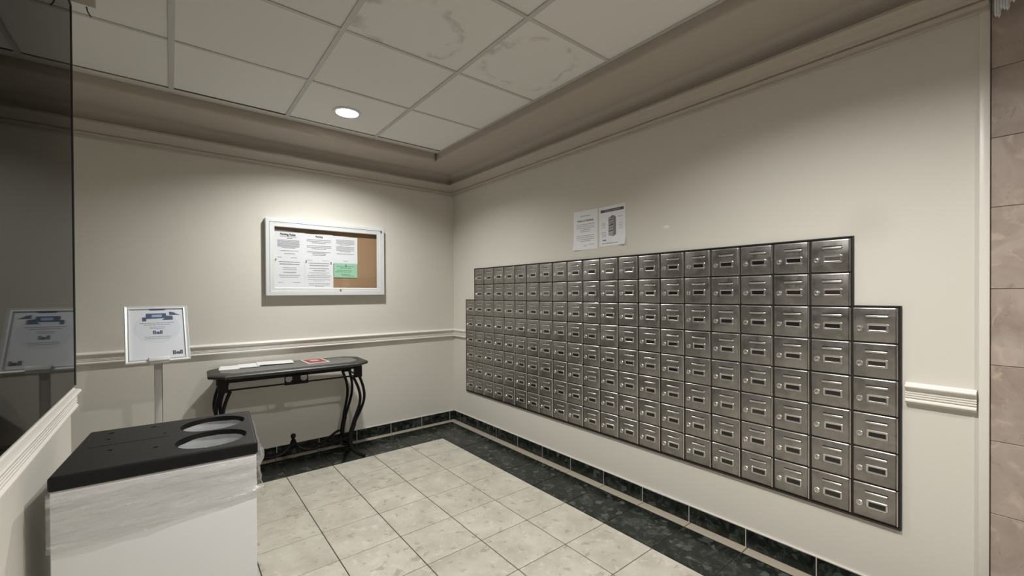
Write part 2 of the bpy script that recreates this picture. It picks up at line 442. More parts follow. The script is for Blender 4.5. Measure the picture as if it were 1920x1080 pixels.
# ------------------------------------------------------------------ mouldings
def run(name, prof, wall, a, b, mitre_a=0, mitre_b=0, m=M_TRIM, parent=None):
    """profile (d from wall, z) run along a wall from a to b; mitre: +-1 moves the end by d"""
    bm = bmesh.new(); R = []
    for end, mt in ((a, mitre_a), (b, mitre_b)):
        ring = []
        for d, z in prof:
            s = end+mt*d
            p = {'back': (s, -d, z), 'right': (-d, s, z), 'left': (WX+d, s, z)}[wall]
            ring.append(bm.verts.new(p))
        R.append(ring)
    n = len(prof)
    for k in range(n): bm.faces.new((R[0][k], R[0][(k+1) % n], R[1][(k+1) % n], R[1][k]))
    bm.faces.new(R[0]); bm.faces.new(R[1][::-1])
    me = finish(bm, name, m)
    return link(name, me, parent)
def arc(cx, cz, r, a0, a1, n=5):
    return [(cx+r*cos(radians(a0+(a1-a0)*k/n)), cz+r*sin(radians(a0+(a1-a0)*k/n))) for k in range(n+1)]
z0 = .833
RAIL = [(0, z0), (.010, z0), (.014, z0+.004)]+arc(.014, z0+.012, .008, -90, 60, 4)+[(.014, z0+.023)]
for k in range(3): RAIL += arc(.0145, z0+.0285+k*.0095, .0042, -80, 80, 3)
RAIL += [(.015, z0+.055), (.017, z0+.060), (.024, z0+.066)]+arc(.022, z0+.074, .008, -60, 90, 4)+[(.012, z0+.084), (.010, z0+.088), (0, z0+.088)]
RAIL = [(d, .921-(.921-z)*.91) for d, z in RAIL]
struct(run('trim_1', RAIL, 'back', RX0, 0, 0, -1))
struct(run('trim_2', RAIL, 'right', -.252, 0, 0, -1))
struct(run('trim_3', RAIL, 'right', PY, -3.482))
struct(run('trim_4', RAIL, 'left', RY0, WY))
z0 = 2.258
CROWN = [(0, z0), (.010, z0), (.013, z0+.004), (.013, z0+.016), (.022, z0+.018)]+arc(.022, z0+.026, .008, -90, 80, 4)+[(.030, z0+.036), (.040, z0+.040), (.044, z0+.048), (.060, z0+.062), (.082, z0+.072), (.094, z0+.080), (.094, z0+.092), (.062, z0+.094), (.062, SOF-.045)]+[(.107-.045*cos(radians(a)), SOF-.045+.045*sin(radians(a))) for a in (15, 30, 45, 60, 75, 90)]+[(0, SOF)]
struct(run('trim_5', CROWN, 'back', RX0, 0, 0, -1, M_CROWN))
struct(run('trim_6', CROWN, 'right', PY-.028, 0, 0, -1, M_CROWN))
# bulkhead round the tiled ceiling (soffit and drop face)
def bulk_prof(w_): return [(0, 2.62), (0, SOF), (w_-.022, SOF)]+[(w_-.022+.022*sin(radians(t)), SOF+.022-.022*cos(radians(t))) for t in (15, 30, 45, 60, 75, 90)]+[(w_, 2.62)]
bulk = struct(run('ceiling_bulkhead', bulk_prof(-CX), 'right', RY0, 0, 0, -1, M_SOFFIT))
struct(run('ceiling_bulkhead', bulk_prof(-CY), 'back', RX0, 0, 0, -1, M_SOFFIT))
for o_ in (bulk,):
    for p_ in o_.data.polygons: p_.use_smooth = False
# vertical end bead of the painted wall
bm = bmesh.new()
box(bm, -.011, 0, PY-.031, PY-.004, 0, 2.258, bev=.003, seg=2)
struct(link('trim_7', finish(bm, 'trim_7', M_TRIM, True)))
# pale corner bead between back and right wall and the top rail over the mirror
struct(bbox('trim_8', M_BOX, (WX, -2.424, RY0, WY, 2.405, H)))
cable = bmesh.new(); tube(cable, bez([(-2.45, WY+.003, 2.402), (-2.447, WY+.004, 2.385), (-2.438, WY+.006, 2.368)], 8), .0022, 6)
link('cable', finish(cable, 'cable', M_INKD), bpy.data.objects['trim_8'])['label'] = 'short dark wire hanging from the beige header'

# ------------------------------------------------------------------ ceiling
ce = struct(bbox('ceiling', M_SLAB, (RX0, CX, RY0, CY, 2.575, 2.65)))
tx = [CX]+[-.975-k*.61 for k in range(0, 6)]+[RX0]
ty = [CY-.077]+[-1.13-k*.611 for k in range(0, 10)]+[RY0]
def hole_tile(wd, dp, cx, cy, r, th):
    bm = bmesh.new(); n = 32; rings = {}
    for z in (0, th):
        ins, out = [], []
        for k in range(n):
            a = 2*pi*(k+.5)/n; dx, dy = cos(a), sin(a)
            ins.append(bm.verts.new((cx+r*dx, cy+r*dy, z)))
            t = min(((wd/2-cx)/dx if dx > 0 else (-wd/2-cx)/dx) if abs(dx) > 1e-6 else 9, ((dp/2-cy)/dy if dy > 0 else (-dp/2-cy)/dy) if abs(dy) > 1e-6 else 9)
            out.append(bm.verts.new((cx+t*dx, cy+t*dy, z)))
        rings[z] = (ins, out)
    for z in (0, th):                    # the square's corners belong to the nearest spoke
        o = rings[z][1]
        for sx in (-1, 1):
            for sy in (-1, 1):
                q = Vector((sx*wd/2, sy*dp/2, z)); min(o, key=lambda v: (v.co-q).length).co = q
    for z in (0, th):
        i, o = rings[z]
        for k in range(n): bm.faces.new((i[k], i[(k+1) % n], o[(k+1) % n], o[k]))
    for q in (0, 1):
        a, b = rings[0][q], rings[th][q]
        for k in range(n): bm.faces.new((a[k], a[(k+1) % n], b[(k+1) % n], b[k]))
    return finish(bm, 'ceiling_tile', M_CT)
cache2 = {}
for i in range(len(tx)-1):
    for j in range(len(ty)-1):
        x1, x0, y1, y0 = tx[i], tx[i+1], ty[j], ty[j+1]
        c = ((x0+x1)/2, (y0+y1)/2)
        if c[0] < WX-.2 and False: continue
        wd, dp = x1-x0-.004, y1-y0-.004
        m = M_CT
        if i == 1 and j == 2: m = M_CT1
        if i == 0 and j == 2: m = M_CT2
        dl = [d for d in DOWNLIGHTS if x0 < d[0] < x1 and y0 < d[1] < y1]
        if dl: me = hole_tile(wd, dp, dl[0][0]-c[0], dl[0][1]-c[1], .074, .012)
        else:
            k = (round(wd, 3), round(dp, 3), m.name)
            if k not in cache2:
                bm = bmesh.new(); box(bm, -wd/2, wd/2, -dp/2, dp/2, 0, .012, bev=.002)
                cache2[k] = finish(bm, 'ceiling_tile', m)
            me = cache2[k]
        t = link('ceiling_tile', me, ce, (c[0], c[1], H+.004+random.uniform(0, .0015)))
        t.rotation_euler = (random.uniform(-.002, .002), random.uniform(-.002, .002), 0)
TW = .012
for x in tx[1:-1]:
    bm = bmesh.new(); box(bm, x-TW, x+TW, RY0, CY, H, H+.0035); box(bm, x-.002, x+.002, RY0, CY, H+.0035, H+.03)
    link('ceiling_grid_tee', finish(bm, 'ceiling_grid_tee', M_TEE), ce)
for y in ty[1:-1]:
    bm = bmesh.new()
    for i in range(len(tx)-1): box(bm, tx[i+1]+TW, tx[i]-TW, y-TW*.8, y+TW*.8, H+.0005, H+.0035)
    link('ceiling_grid_tee', finish(bm, 'ceiling_grid_tee', M_TEE), ce)
bm = bmesh.new(); box(bm, CX-.016, CX, RY0, CY, H, H+.0035)
link('ceiling_wall_angle', finish(bm, 'ceiling_wall_angle', M_TEE), ce)
M_ANG = plain('wall_angle_white', (.66, .63, .59), .5)
for i in range(len(tx)-1):
    bm = bmesh.new(); box(bm, tx[i+1]+TW, tx[i]-TW if i else CX-.016, CY-.072, CY-.001, H-.001, H+.003)
    link('ceiling_wall_angle', finish(bm, 'ceiling_wall_angle', M_ANG), ce)

# downlights
def downlight(x, y, watts, colr, label):
    e = empty('downlight', (x, y, H)); tag(e, label, 'ceiling light', 'recessed downlights in the tiled ceiling')
    bm = bmesh.new(); lathe(bm, [(.068, .003), (.070, -.004), (.080, -.0045), (.088, -.0015), (.089, .0035), (.072, .0035)], 40)
    link('trim_ring', finish(bm, 'trim_ring', M_WHITEP, True), e)
    bm = bmesh.new(); lathe(bm, [(.069, .002), (.067, .02), (.060, .062), (.062, .066), (.072, .02), (.071, .003)], 40)
    link('reflector', finish(bm, 'reflector', M_REFL, True), e)
    bm = bmesh.new(); lathe(bm, [(0, .040), (.02, .041), (.036, .046), (.046, .054), (.050, .062), (0, .064)], 32)
    link('lamp', finish(bm, 'lamp', M_LAMP, True), e)
    ld = bpy.data.lights.new('lamp_light', 'AREA'); ld.shape = 'DISK'; ld.size = .10; ld.energy = watts; ld.color = colr
    lo = bpy.data.objects.new('lamp_light', ld); COL.objects.link(lo); lo.parent = e; lo.location = (0, 0, .036)
    return e
names = ['bright recessed ceiling downlight near the back wall', 'recessed downlight in the tiled ceiling over the middle of the floor',
         'recessed downlight in the ceiling beside the stone entrance wall', 'added unseen fill downlight in the corridor behind the mirror wall', 'added unseen fill downlight in the corridor nearest the front wall']
for d, n in zip(DOWNLIGHTS, names): downlight(*d, n)

# ------------------------------------------------------------------ mirror on the left wall
mr = empty('wall_mirror', (WX, -3.0, .93)); tag(mr, 'tall grey-tinted mirror panel on the left wall above the chair rail', 'mirror')
bm = bmesh.new(); box(bm, .001, .013, RY0+3.2, WY+3.0-.002, 0, 1.455)
link('mirror_glass', finish(bm, 'mirror_glass', M_MIRROR), mr)
bm = bmesh.new(); box(bm, .001, .016, WY+3.0-.002, WY+3.0, 0, 1.455); box(bm, .001, .016, RY0+3.2, WY+3.0-.002, 1.455, 1.462)
link('mirror_edge', finish(bm, 'mirror_edge', M_INKD), mr)

# ------------------------------------------------------------------ mailbox bank
PC, PR, ZT, YM = .1529, .1455, 1.5035, .2537
NC = 21
bank = empty('mailbox_bank', mtx=frame_right(-.001, -YM, ZT))
tag(bank, 'stepped wall bank of small stainless steel mailbox doors set in the right wall', 'mailboxes')
def rows(c): return range(0, 8) if 1 <= c <= 19 else range(2, 8)
bm = bmesh.new()
box(bm, PC-.004, 20*PC+.004, -2*PR-.0, .006, 0, .004); box(bm, -.004, 21*PC+.004, -8*PR-.006, -2*PR+.006, 0, .004)
link('housing', finish(bm, 'housing', M_HOUSE), bank)
bm = bmesh.new(); e = .0035; D = .010
for x0, x1, y0, y1 in ((PC-e, 20*PC+e, .002, .007), (PC-e-.002, PC-e+.002, -2*PR+.004, .007), (20*PC+e-.002, 20*PC+e+.002, -2*PR+.004, .007),
                       (-e-.002, PC-e, -2*PR+.001, -2*PR+.006), (20*PC+e, 21*PC+e+.002, -2*PR+.001, -2*PR+.006), (-e-.002, -e+.002, -8*PR-.006, -2*PR+.001),
                       (21*PC+e-.002, 21*PC+e+.002, -8*PR-.006, -2*PR+.001), (-e, 21*PC+e, -8*PR-.010, -8*PR-.003)):
    box(bm, x0, x1, y0, y1, .0005, D)
link('surround', finish(bm, 'surround', M_HOUSE), bank)
DW, DH = PC-.0060, PR-.0045
bm = bmesh.new()
box(bm, -DW/2, DW/2-.006, -DH/2, DH/2, .003, .0115, bev=.0058, seg=4)
tube(bm, [(DW/2-.0045, -DH/2+.001, .0065), (DW/2-.0045, DH/2-.001, .0065)], .0045, 10)
bm.faces.ensure_lookup_table()
for f in bm.faces:
    c_ = f.calc_center_median()
    if c_.y > DH/2-.0065 or c_.x > DW/2-.0055: f.material_index = 1  # polished top edge and hinge, brightened to stand in for their highlights
me_door = finish(bm, 'mailbox_door', [M_STEEL, M_STEELB], True)
bm = bmesh.new(); box(bm, -.038, .038, -.0052, .0050, -.003, .0068, bev=.0046, seg=4)
me_louver = finish(bm, 'louver', M_STEELB, True)
bm = bmesh.new(); box(bm, -.0365, .0365, -.0019, .0019, 0, .0007); me_slot = finish(bm, 'slot', M_SLOT)
bm = bmesh.new()
def rrect(hw, hh, r, n=4):
    out = []
    for cx, cy, a in ((hw-r, hh-r, 0), (-hw+r, hh-r, 90), (-hw+r, -hh+r, 180), (hw-r, -hh+r, 270)):
        for k in range(n+1): out.append((cx+r*cos(radians(a+90*k/n)), cy+r*sin(radians(a+90*k/n))))
    return out
prs = [(.0365, .0180, .008, 0), (.0345, .0160, .0065, .0022), (.0310, .0125, .004, .0026), (.0275, .0092, .0015, .0008)]
RR = [[bm.verts.new((x, y, z)) for x, y in rrect(a, b, r)] for a, b, r, z in prs]
for A, Bq in zip(RR, RR[1:]):
    for k in range(len(A)): bm.faces.new((A[k], A[(k+1) % len(A)], Bq[(k+1) % len(A)], Bq[k]))
me_holder = finish(bm, 'card_holder', M_STEELB, True)
bm = bmesh.new(); box(bm, -.0273, .0273, -.0090, .0090, 0, .0009)
me_card = []
for m in M_CARD:
    b2 = bm.copy(); me_card.append(finish(b2, 'card', m))
bm.free()
bm = bmesh.new(); lathe(bm, [(.0128, 0), (.0128, .002), (.0108, .0042), (.0088, .0042), (.0078, .0028), (.006, .0036), (0, .0038)], 20)
box(bm, -.0008, .0008, -.0036, .0036, .0033, .0039, mi=1)
me_lock = finish(bm, 'lock', [M_STEELB, M_SLOT], True)
special = {(20, 2): 2, (20, 3): 2, (20, 4): 2, (19, 1): 2, (19, 0): 3, (1, 0): 3, (11, 0): 3, (11, 1): 3, (12, 0): 3, (7, 1): 3, (19, 3): 2, (17, 5): 2, (16, 5): 2, (10, 5): 3, (2, 7): 3}
for c in range(NC):
    for r in rows(c):
        d = link('mailbox_door', me_door, bank, ((c+.5)*PC, -(r+.5)*PR, 0))
        d.rotation_euler = (random.gauss(0, .010), random.gauss(0, .008), random.gauss(0, .0015))
        zf = .0115
        jx, jy = random.gauss(0, .0012), random.gauss(0, .0008)
        o = link('louver', me_louver, d, (.006+jx, .0345, zf-.0006)); o.rotation_euler.z = random.gauss(0, .006)
        link('slot', me_slot, d, (.006+jx, .0415, zf-.0002))
        link('card_holder', me_holder, d, (.008+jx, -.012+jy, zf-.0001))
        k = special.get((c, r), 0 if random.random() < .7 else 1)
        link('card', me_card[k], d, (.008+jx, -.012+jy, zf))
        l = link('lock', me_lock, d, (-.0505, -.016+jy, zf-.0002)); l.rotation_euler.z = random.choice([0, 0, 0, .5, -.4, 1.57])

# ------------------------------------------------------------------ sheets of paper
def sheet_mesh(wd, ht, m, curl=(0, 0), th=.0004, nx=10, ny=12, wave=0, tear=None):
    """paper in the local XY plane; curl lifts the lower corners, wave ripples the top edge"""
    bm = bmesh.new(); V = []
    for j in range(ny+1):
        row = []
        for i in range(nx+1):
            u, v = i/nx, j/ny
            z = .0006+curl[0]*max(0, 1-v*5)*max(0, 1-u*3)+curl[1]*max(0, 1-v*6)*max(0, (u-.7)*3.3)
            y = (v-.5)*ht+wave*v**6*sin(u*5.0+.6)
            z += .0015*abs(wave)*60*v**4*(.5+.5*sin(u*7))
            row.append(bm.verts.new(((u-.5)*wd, y, z)))
        V.append(row)
    for j in range(ny):
        for i in range(nx): bm.faces.new((V[j][i], V[j][i+1], V[j+1][i+1], V[j+1][i]))
    r = bmesh.ops.extrude_face_region(bm, geom=bm.faces[:])
    bmesh.ops.translate(bm, verts=[g for g in r['geom'] if isinstance(g, bmesh.types.BMVert)], vec=(0, 0, th))
    return finish(bm, 'notice', m, True)
def lines(parent, spec, m, z=.0012, name='printed_lines'):
    """spec: (x centre, y, width, height) bars of print too small to read"""
    bm = bmesh.new()
    for x, y, w_, h_ in spec:
        x0 = x-w_/2
        while x0 < x+w_/2-.004:
            ww = min(random.uniform(.008, .022), x+w_/2-x0); box(bm, x0, x0+ww, y-h_/2, y+h_/2, z, z+.0002); x0 += ww+.0018
    o = link(name, finish(bm, name, m), parent); o['kind'] = 'stuff'; return o
def paras(top, blocks, w_=.16, pitch=.0085, h_=.0026, x=0):
    out = []; y = top
    for n, wd in blocks:
        if n == 0: y -= wd; continue
        for k in range(n):
            ww = wd*(1 if k < n-1 else .6)
            out.append((x, y, ww, h_)); y -= pitch
    return out

n1 = link('notice', sheet_mesh(.222, .272, M_PAPER, (.010, .0)), None)
n1.matrix_world = frame_right(-.0005, -1.8005, 1.7115) @ Matrix.Rotation(radians(-.6), 4, 'Z')
tag(n1, 'white typed notice taped to the right wall, left of the pair above the mailboxes', 'paper notice')
text_mesh('Notice to Residents', .0185, M_INKD, n1, (0, .066, .0012), bold=.0005)
lines(n1, [(0.0, .098, .09, .004)]+paras(.040, [(4, .165), (1, .14), (0, .016), (4, .165), (0, .02), (1, .06)], pitch=.0125, h_=.0035)+[(-.06, -.108, .04, .003), (.06, -.102, .05, .003)], M_INK)
bm = bmesh.new(); prism(bm, [(-.035, -.1365), (-.022, -.1365), (-.030, -.118)], .0008, .0016)
n2 = link('notice', sheet_mesh(.216, .262, M_PAPER, (0, .014)), None)
n2.matrix_world = frame_right(-.0005, -2.034, 1.715) @ Matrix.Rotation(radians(.5), 4, 'Z')
tag(n2, 'white notice with grey banner and tower cabinet picture, right of the pair above mailboxes', 'paper notice')
bm.free()
bm = bmesh.new(); box(bm, -.095, .095, .092, .110, .0011, .0013); link('printed_banner', finish(bm, 'printed_banner', plain('grey_banner_print', (.11, .11, .115), .8)), n2)
lines(n2, [(0, .101, .13, .005)], M_INK, .00135)
bm = bmesh.new()                    # printed picture of a tall cabinet with shelves
GR = [plain('picture_grey_light', (.42, .42, .43), .8), plain('picture_grey_mid', (.22, .22, .23), .8), M_INKD]
def poly(pts, z, mi):
    f = bm.faces.new([bm.verts.new((x, y, z)) for x, y in pts]); f.material_index = mi
poly([(-.030, .052), (.010, .064), (.010, -.072), (-.030, -.062)], .0012, 0)
poly([(.010, .064), (.032, .052), (.032, -.060), (.010, -.072)], .0012, 1)
poly([(-.030, .052), (.006, .068), (.032, .054), (.010, .046)], .00125, 1)
for k, yy in enumerate((.040, .024, .006, -.012, -.030)): poly([(-.028, yy-.002), (.008, yy+.004), (.008, yy-.004), (-.028, yy-.008)], .0013, 1 if k % 2 else 2)
poly([(-.012, .012), (.006, .015), (.006, .002), (-.012, .0)], .0014, 2)
link('printed_picture', finish(bm, 'printed_picture', GR), n2)
lines(n2, [(.068, .052, .035, .003), (-.070, .022, .036, .0022), (-.070, .014, .036, .0022), (-.070, .006, .036, .0022), (-.070, -.006, .036, .0022), (-.068, -.040, .044, .0035),
           (-.068, -.052, .04, .0022), (-.068, -.060, .04, .0022), (-.068, -.068, .04, .0022), (.072, .01, .034, .0022), (.072, -.002, .034, .0022), (.072, -.014, .034, .0022), (.072, -.026, .034, .0022)], M_INK)
lines(n2, [(-.062, -.092, .035, .006), (.070, -.098, .026, .007), (0, -.113, .17, .003)], M_INKD)

pp = bmesh.new(); bmesh.ops.create_icosphere(pp, subdivisions=2, radius=.5)
for v in pp.verts: v.co = Vector((v.co.x*.042*(1+.35*noise.noise(v.co*4)), v.co.y*.016*(1+.5*noise.noise(v.co*5+Vector((3, 0, 0)))), v.co.z*.0016))
po = link('filler_patch', finish(pp, 'filler_patch', M_PATCH, True), bpy.data.objects['wall_right']); po.matrix_world = frame_right(0, -2.43, 1.656)
po['label'] = 'small white patch of filler on the beige wall'

# ------------------------------------------------------------------ bulletin board
bx0, bx1, bz0, bz1, bd = -1.652, -.738, 1.268, 1.862, .052
bc = ((bx0+bx1)/2, (bz0+bz1)/2); hw, hh = (bx1-bx0)/2, (bz1-bz0)/2
bb = empty('bulletin_board', mtx=frame_back(bc[0], -.0005, bc[1]))
tag(bb, 'silver framed glass-fronted cork notice board on the back wall', 'notice board')
def ring_frame(ohw, ohh, prof, m, name, parent):
    """mitred frame; prof = list of (inset, z)"""
    bm = bmesh.new(); R = []
    for ins, z in prof: R.append([bm.verts.new((sx*(ohw-ins), sy*(ohh-ins), z)) for sx, sy in ((-1, -1), (1, -1), (1, 1), (-1, 1))])
    n = len(R)
    for a in range(n):
        A, Bq = R[a], R[(a+1) % n]
        for k in range(4): bm.faces.new((A[k], A[(k+1) % 4], Bq[(k+1) % 4], Bq[k]))
    return link(name, finish(bm, name, m), parent)
bm = bmesh.new(); box(bm, -hw+.02, hw-.02, -hh+.02, hh-.02, 0, .008); link('cork_panel', finish(bm, 'cork_panel', M_CORK), bb)
ring_frame(hw, hh, [(0, 0), (0, bd-.002), (.002, bd), (.024, bd), (.0255, bd-.004), (.0255, 0)], M_ALU, 'case_frame', bb)
dr = ring_frame(hw-.0275, hh-.0275, [(0, .034), (0, bd-.005), (.002, bd-.003), (.007, bd-.003), (.008, bd-.0045), (.030, bd-.0045), (.034, bd-.012), (.034, .034)], M_ALU, 'door_frame', bb)
bm = bmesh.new(); box(bm, -hw+.055, hw-.055, -hh+.055, hh-.055, .036, .039); link('glass_pane', finish(bm, 'glass_pane', M_GLASS), dr)
bm = bmesh.new(); lathe(bm, [(.008, 0), (.008, .008), (.005, .011), (0, .011)], 16)
lo = link('lock', finish(bm, 'lock', M_STEELB, True), dr, (.083, -hh+.046, bd-.006)); lo['label'] = 'small round bright lock on the lower frame'
bm = bmesh.new(); box(bm, -.006, .006, -.010, .010, 0, .006, bev=.001)
hg = link('hinge', finish(bm, 'hinge', M_INKD), bb, (hw-.026, hh-.034, bd-.002)); hg['label'] = 'small black hinge pin'
# notices in it
def notice(cx, cz, wd, ht, m, label, z=.0085, wave=0, rot=0):
    o = link('notice', sheet_mesh(wd, ht, m, (0, 0), wave=wave), None)
    o.matrix_world = frame_back(cx, -.001-z, cz) @ Matrix.Rotation(rot, 4, 'Z')
    return tag(o, label, 'paper notice')
def pin(parent, x, y, m):
    bm = bmesh.new(); lathe(bm, [(.0045, 0), (.003, .002), (.0025, .007), (.0042, .009), (.0042, .011), (0, .0115)], 12)
    link('pushpin', finish(bm, 'pushpin', m, True), parent, (x, y, .001))
pa = notice(-1.482, 1.652, .215, .250, M_PAPER, 'white typed notice at the top left inside the notice board', wave=.006)
text_mesh('Parking Rules', .0200, M_INKD, pa, (-.012, .098, .0034), bold=.0007)
lines(pa, [(-.01, .082, .115, .004), (0, .069, .04, .004)]+paras(.052, [(7, .155)], pitch=.0098, h_=.0034, x=-.008)+paras(-.030, [(1, .22), (0, .014)])+[(.0, -.052, .08, .0028), (-.07, -.082, .03, .0028), (.03, -.084, .05, .0032)], M_INK, .0030)
pb = notice(-1.2665, 1.650, .217, .240, M_PAPER, 'white notice at the top middle inside the notice board', wave=-.003)
text_mesh('Parking', .0185, M_INKD, pb, (0, .099, .0030), bold=.0006)
lines(pb, paras(.072, [(3, .185), (0, .011), (3, .185), (0, .013), (2, .18), (1, .16)], pitch=.0125, h_=.0038)+[(-.07, -.095, .04, .003), (.05, -.097, .05, .003)], M_INK, .0026)
pc_ = notice(-1.0585, 1.650, .200, .232, M_PAPER, 'white notice above the green card inside the notice board', wave=.002)
lines(pc_, paras(.085, [(5, .15), (0, .006), (5, .15), (0, .01), (1, .24)], pitch=.010, h_=.003)+[(.0, -.092, .035, .0028)], M_INK, .0026)
pd = notice(-1.4835, 1.435, .216, .262, M_PAPER, 'white notice with short centred lines at lower left inside the notice board', z=.0098)
lines(pd, [(0, .098, .150, .0055), (0, .080, .140, .0075), (.0, .052, .095, .0045), (0, .038, .10, .004), (0, .015, .09, .007), (0, -.008, .15, .005), (0, -.022, .13, .004), (-.065, -.063, .035, .003), (.05, -.063, .055, .003)], M_INK)
pin(pd, -.096, .116, M_INKD)
pe = notice(-1.2665, 1.432, .217, .264, M_PAPER, 'white notice with dense lines at lower middle, beside the bare cork', z=.0098)
lines(pe, [(0, .098, .155, .006), (0, .080, .145, .0075), (0, .056, .150, .006), (0, .038, .10, .006), (0, .020, .155, .003), (0, .010, .12, .003), (0, -.004, .18, .005), (0, -.016, .165, .005), (0, -.036, .17, .004), (0, -.047, .09, .003), (0, -.068, .16, .0045), (0, -.080, .16, .004), (0, -.090, .07, .004)], M_INK)
pin(pe, -.098, .114, M_INKD); pin(pe, .090, .108, M_INKD)
pg = notice(-1.0575, 1.478, .190, .122, M_GREENP, 'mint green card pinned on the cork inside the notice board', z=.0115)
lines(pg, [(.0, .035, .15, .0045), (0, .021, .09, .006), (-.01, .0, .12, .004), (-.02, -.012, .13, .005), (0, -.034, .07, .005), (.02, -.046, .10, .005)], M_INKG)
pin(pg, 0, .047, M_INKG)

# ------------------------------------------------------------------ sign stand
ss = empty('sign_stand', (-2.268, -.475, 0)); ss.rotation_euler.z = radians(4.5)
tag(ss, 'floor stand with a tilted silver framed poster, between mirror and console table', 'sign stand')
bm = bmesh.new(); box(bm, -.017, .017, -.004, .016, .012, .985, bev=.003, seg=2); link('pole', finish(bm, 'pole', M_POLE, True), ss)
bm = bmesh.new(); box(bm, .0172, .0195, -.001, .014, .02, .95); o = link('pole_strip', finish(bm, 'pole_strip', M_SLOT), ss); o['label'] = 'thin black strip along the pole'  # narrow black strip down the right edge of the pole
bm = bmesh.new(); lathe(bm, [(0, 0), (.145, 0), (.148, .004), (.145, .009), (.02, .013), (0, .013)], 40); link('base_plate', finish(bm, 'base_plate', M_POLE, True), ss)
tilt = radians(26.3)
pn = link('sign_panel', None, ss) if False else None
bm = bmesh.new(); PW, PH = .1435, .178
box(bm, -PW+.004, PW-.004, -PH+.004, PH-.004, -.006, .002)
panel = link('sign_panel', finish(bm, 'sign_panel', M_POSTER), ss, (0, -.004, 1.05)); panel.rotation_euler = (radians(90)-tilt, 0, 0)
fr = ring_frame(PW, PH, [(0, -.008), (0, .004), (.003, .009), (.006, .0075), (.013, .0050), (.016, .0085), (.0195, .0095), (.022, .003), (.022, -.008)], M_ALU, 'snap_frame', panel)
bm = bmesh.new(); R = .094            # large pale disc printed behind the text
prism(bm, [(R*1.12*cos(2*pi*k/48), .035+R*sin(2*pi*k/48)) for k in range(48)], .0021, .0023); link('printed_disc', finish(bm, 'printed_disc', M_DISC), panel)
bm = bmesh.new()
prism(bm, [(-.040, .155), (.045, .155), (.032, .148), (-.028, .148)], .0024, .0028)
prism(bm, [(-.050, .128), (.042, .128), (.042, .112), (.072, .109), (.072, .084), (.022, .084), (.034, .096), (-.048, .094), (-.048, .079), (-.066, .079), (-.066, .104), (-.050, .104)], .0024, .0028)
prism(bm, [(.056, .138), (.056, .116), (.108, .116), (.088, .124), (.080, .132)], .0024, .0028)
link('printed_shapes', finish(bm, 'printed_shapes', M_NAVY), panel)
bm = bmesh.new(); prism(bm, [(-.024+.001, .120), (.022, .120), (.022, .104), (-.024, .104)], .0029, .0030); link('printed_glow', finish(bm, 'printed_glow', M_BLUEL), panel)
lines(panel, [(.0, .066, .155, .004), (0, .055, .12, .004), (0, .040, .07, .0035), (0, .031, .07, .0035), (.0, -.022, .12, .003), (0, -.032, .11, .003)], M_INK, .0025)
text_mesh('Bell', .030, M_NAVY, panel, (.0, .005, .0025), bold=.0012)
text_mesh('Bell', .032, M_INKD, panel, (.086, -.128, .0025), bold=.0014)
bm = bmesh.new(); box(bm, -.048, .048, -.178, -.150, .010, .020, bev=.006, seg=3); box(bm, -.044, .044, -.186, -.170, -.012, .012, bev=.003)
o = link('clip_holder', finish(bm, 'clip_holder', M_WHITEP, True), panel); o['label'] = 'white plastic clip at the foot of the frame'

# ------------------------------------------------------------------ console table
ct = empty('console_table', (-1.518, -.264, 0)); ct.rotation_euler.z = radians(-2.2)
tag(ct, 'black wrought iron console table with grey inlaid top against the back wall', 'console table')
TH, W2, D2 = .754, .508, .216
def octo(w_, d_, cx, cy): return [(-w_+cx, -d_), (w_-cx, -d_), (w_, -d_+cy), (w_, d_-cy), (w_-cx, d_), (-w_+cx, d_), (-w_, d_-cy), (-w_, -d_+cy)]
bm = bmesh.new(); R = []
for ins, z in ((.014, TH-.030), (.004, TH-.026), (.0, TH-.018), (.0, TH-.010), (.006, TH-.004), (.014, TH), (.048, TH)):
    R.append([bm.verts.new((x, y, z)) for x, y in octo(W2-ins, D2-ins, .088, .085)])
for A, Bq in zip(R, R[1:]):
    for k in range(8): bm.faces.new((A[k], A[(k+1) % 8], Bq[(k+1) % 8], Bq[k]))
bm.faces.new(R[0][::-1]); bm.faces.new(R[-1])
tt = link('table_top', finish(bm, 'table_top', M_TOPBLK), ct)
bm = bmesh.new(); prism(bm, octo(W2-.07, D2-.06, .07, .07), TH+.0003, TH+.0012); o = link('slate_inlay', finish(bm, 'slate_inlay', M_SLATE), tt); o['label'] = 'grey slate inlay'
AX, AY = .425, .155                  # corner posts
bm = bmesh.new()
for sy in (-1, 1):
    box(bm, -AX, AX, sy*AY-.006, sy*AY+.006, TH-.052, TH-.030); box(bm, -AX, AX, sy*AY-.005, sy*AY+.005, TH-.112, TH-.102)
for sx in (-1, 1):
    box(bm, sx*AX-.006, sx*AX+.006, -AY, AY, TH-.052, TH-.030); box(bm, sx*AX-.005, sx*AX+.005, -AY, AY, TH-.112, TH-.102)
    for yy in (-.055, .055): box(bm, sx*AX-.005, sx*AX+.005, yy-.005, yy+.005, TH-.112, TH-.04)
link('apron', finish(bm, 'apron', M_BLACK), ct)
bm = bmesh.new()                     # centre ornament: two square windows with four-lobed openings
box(bm, -.075, -.069, -AY-.006, -AY+.006, TH-.112, TH-.04); box(bm, .069, .075, -AY-.006, -AY+.006, TH-.112, TH-.04)
box(bm, -.026, .026, -AY-.006, -AY+.006, TH-.112, TH-.04); box(bm, -.075, .075, -AY-.006, -AY+.006, TH-.118, TH-.098); box(bm, -.075, .075, -AY-.006, -AY+.006, TH-.052, TH-.040)
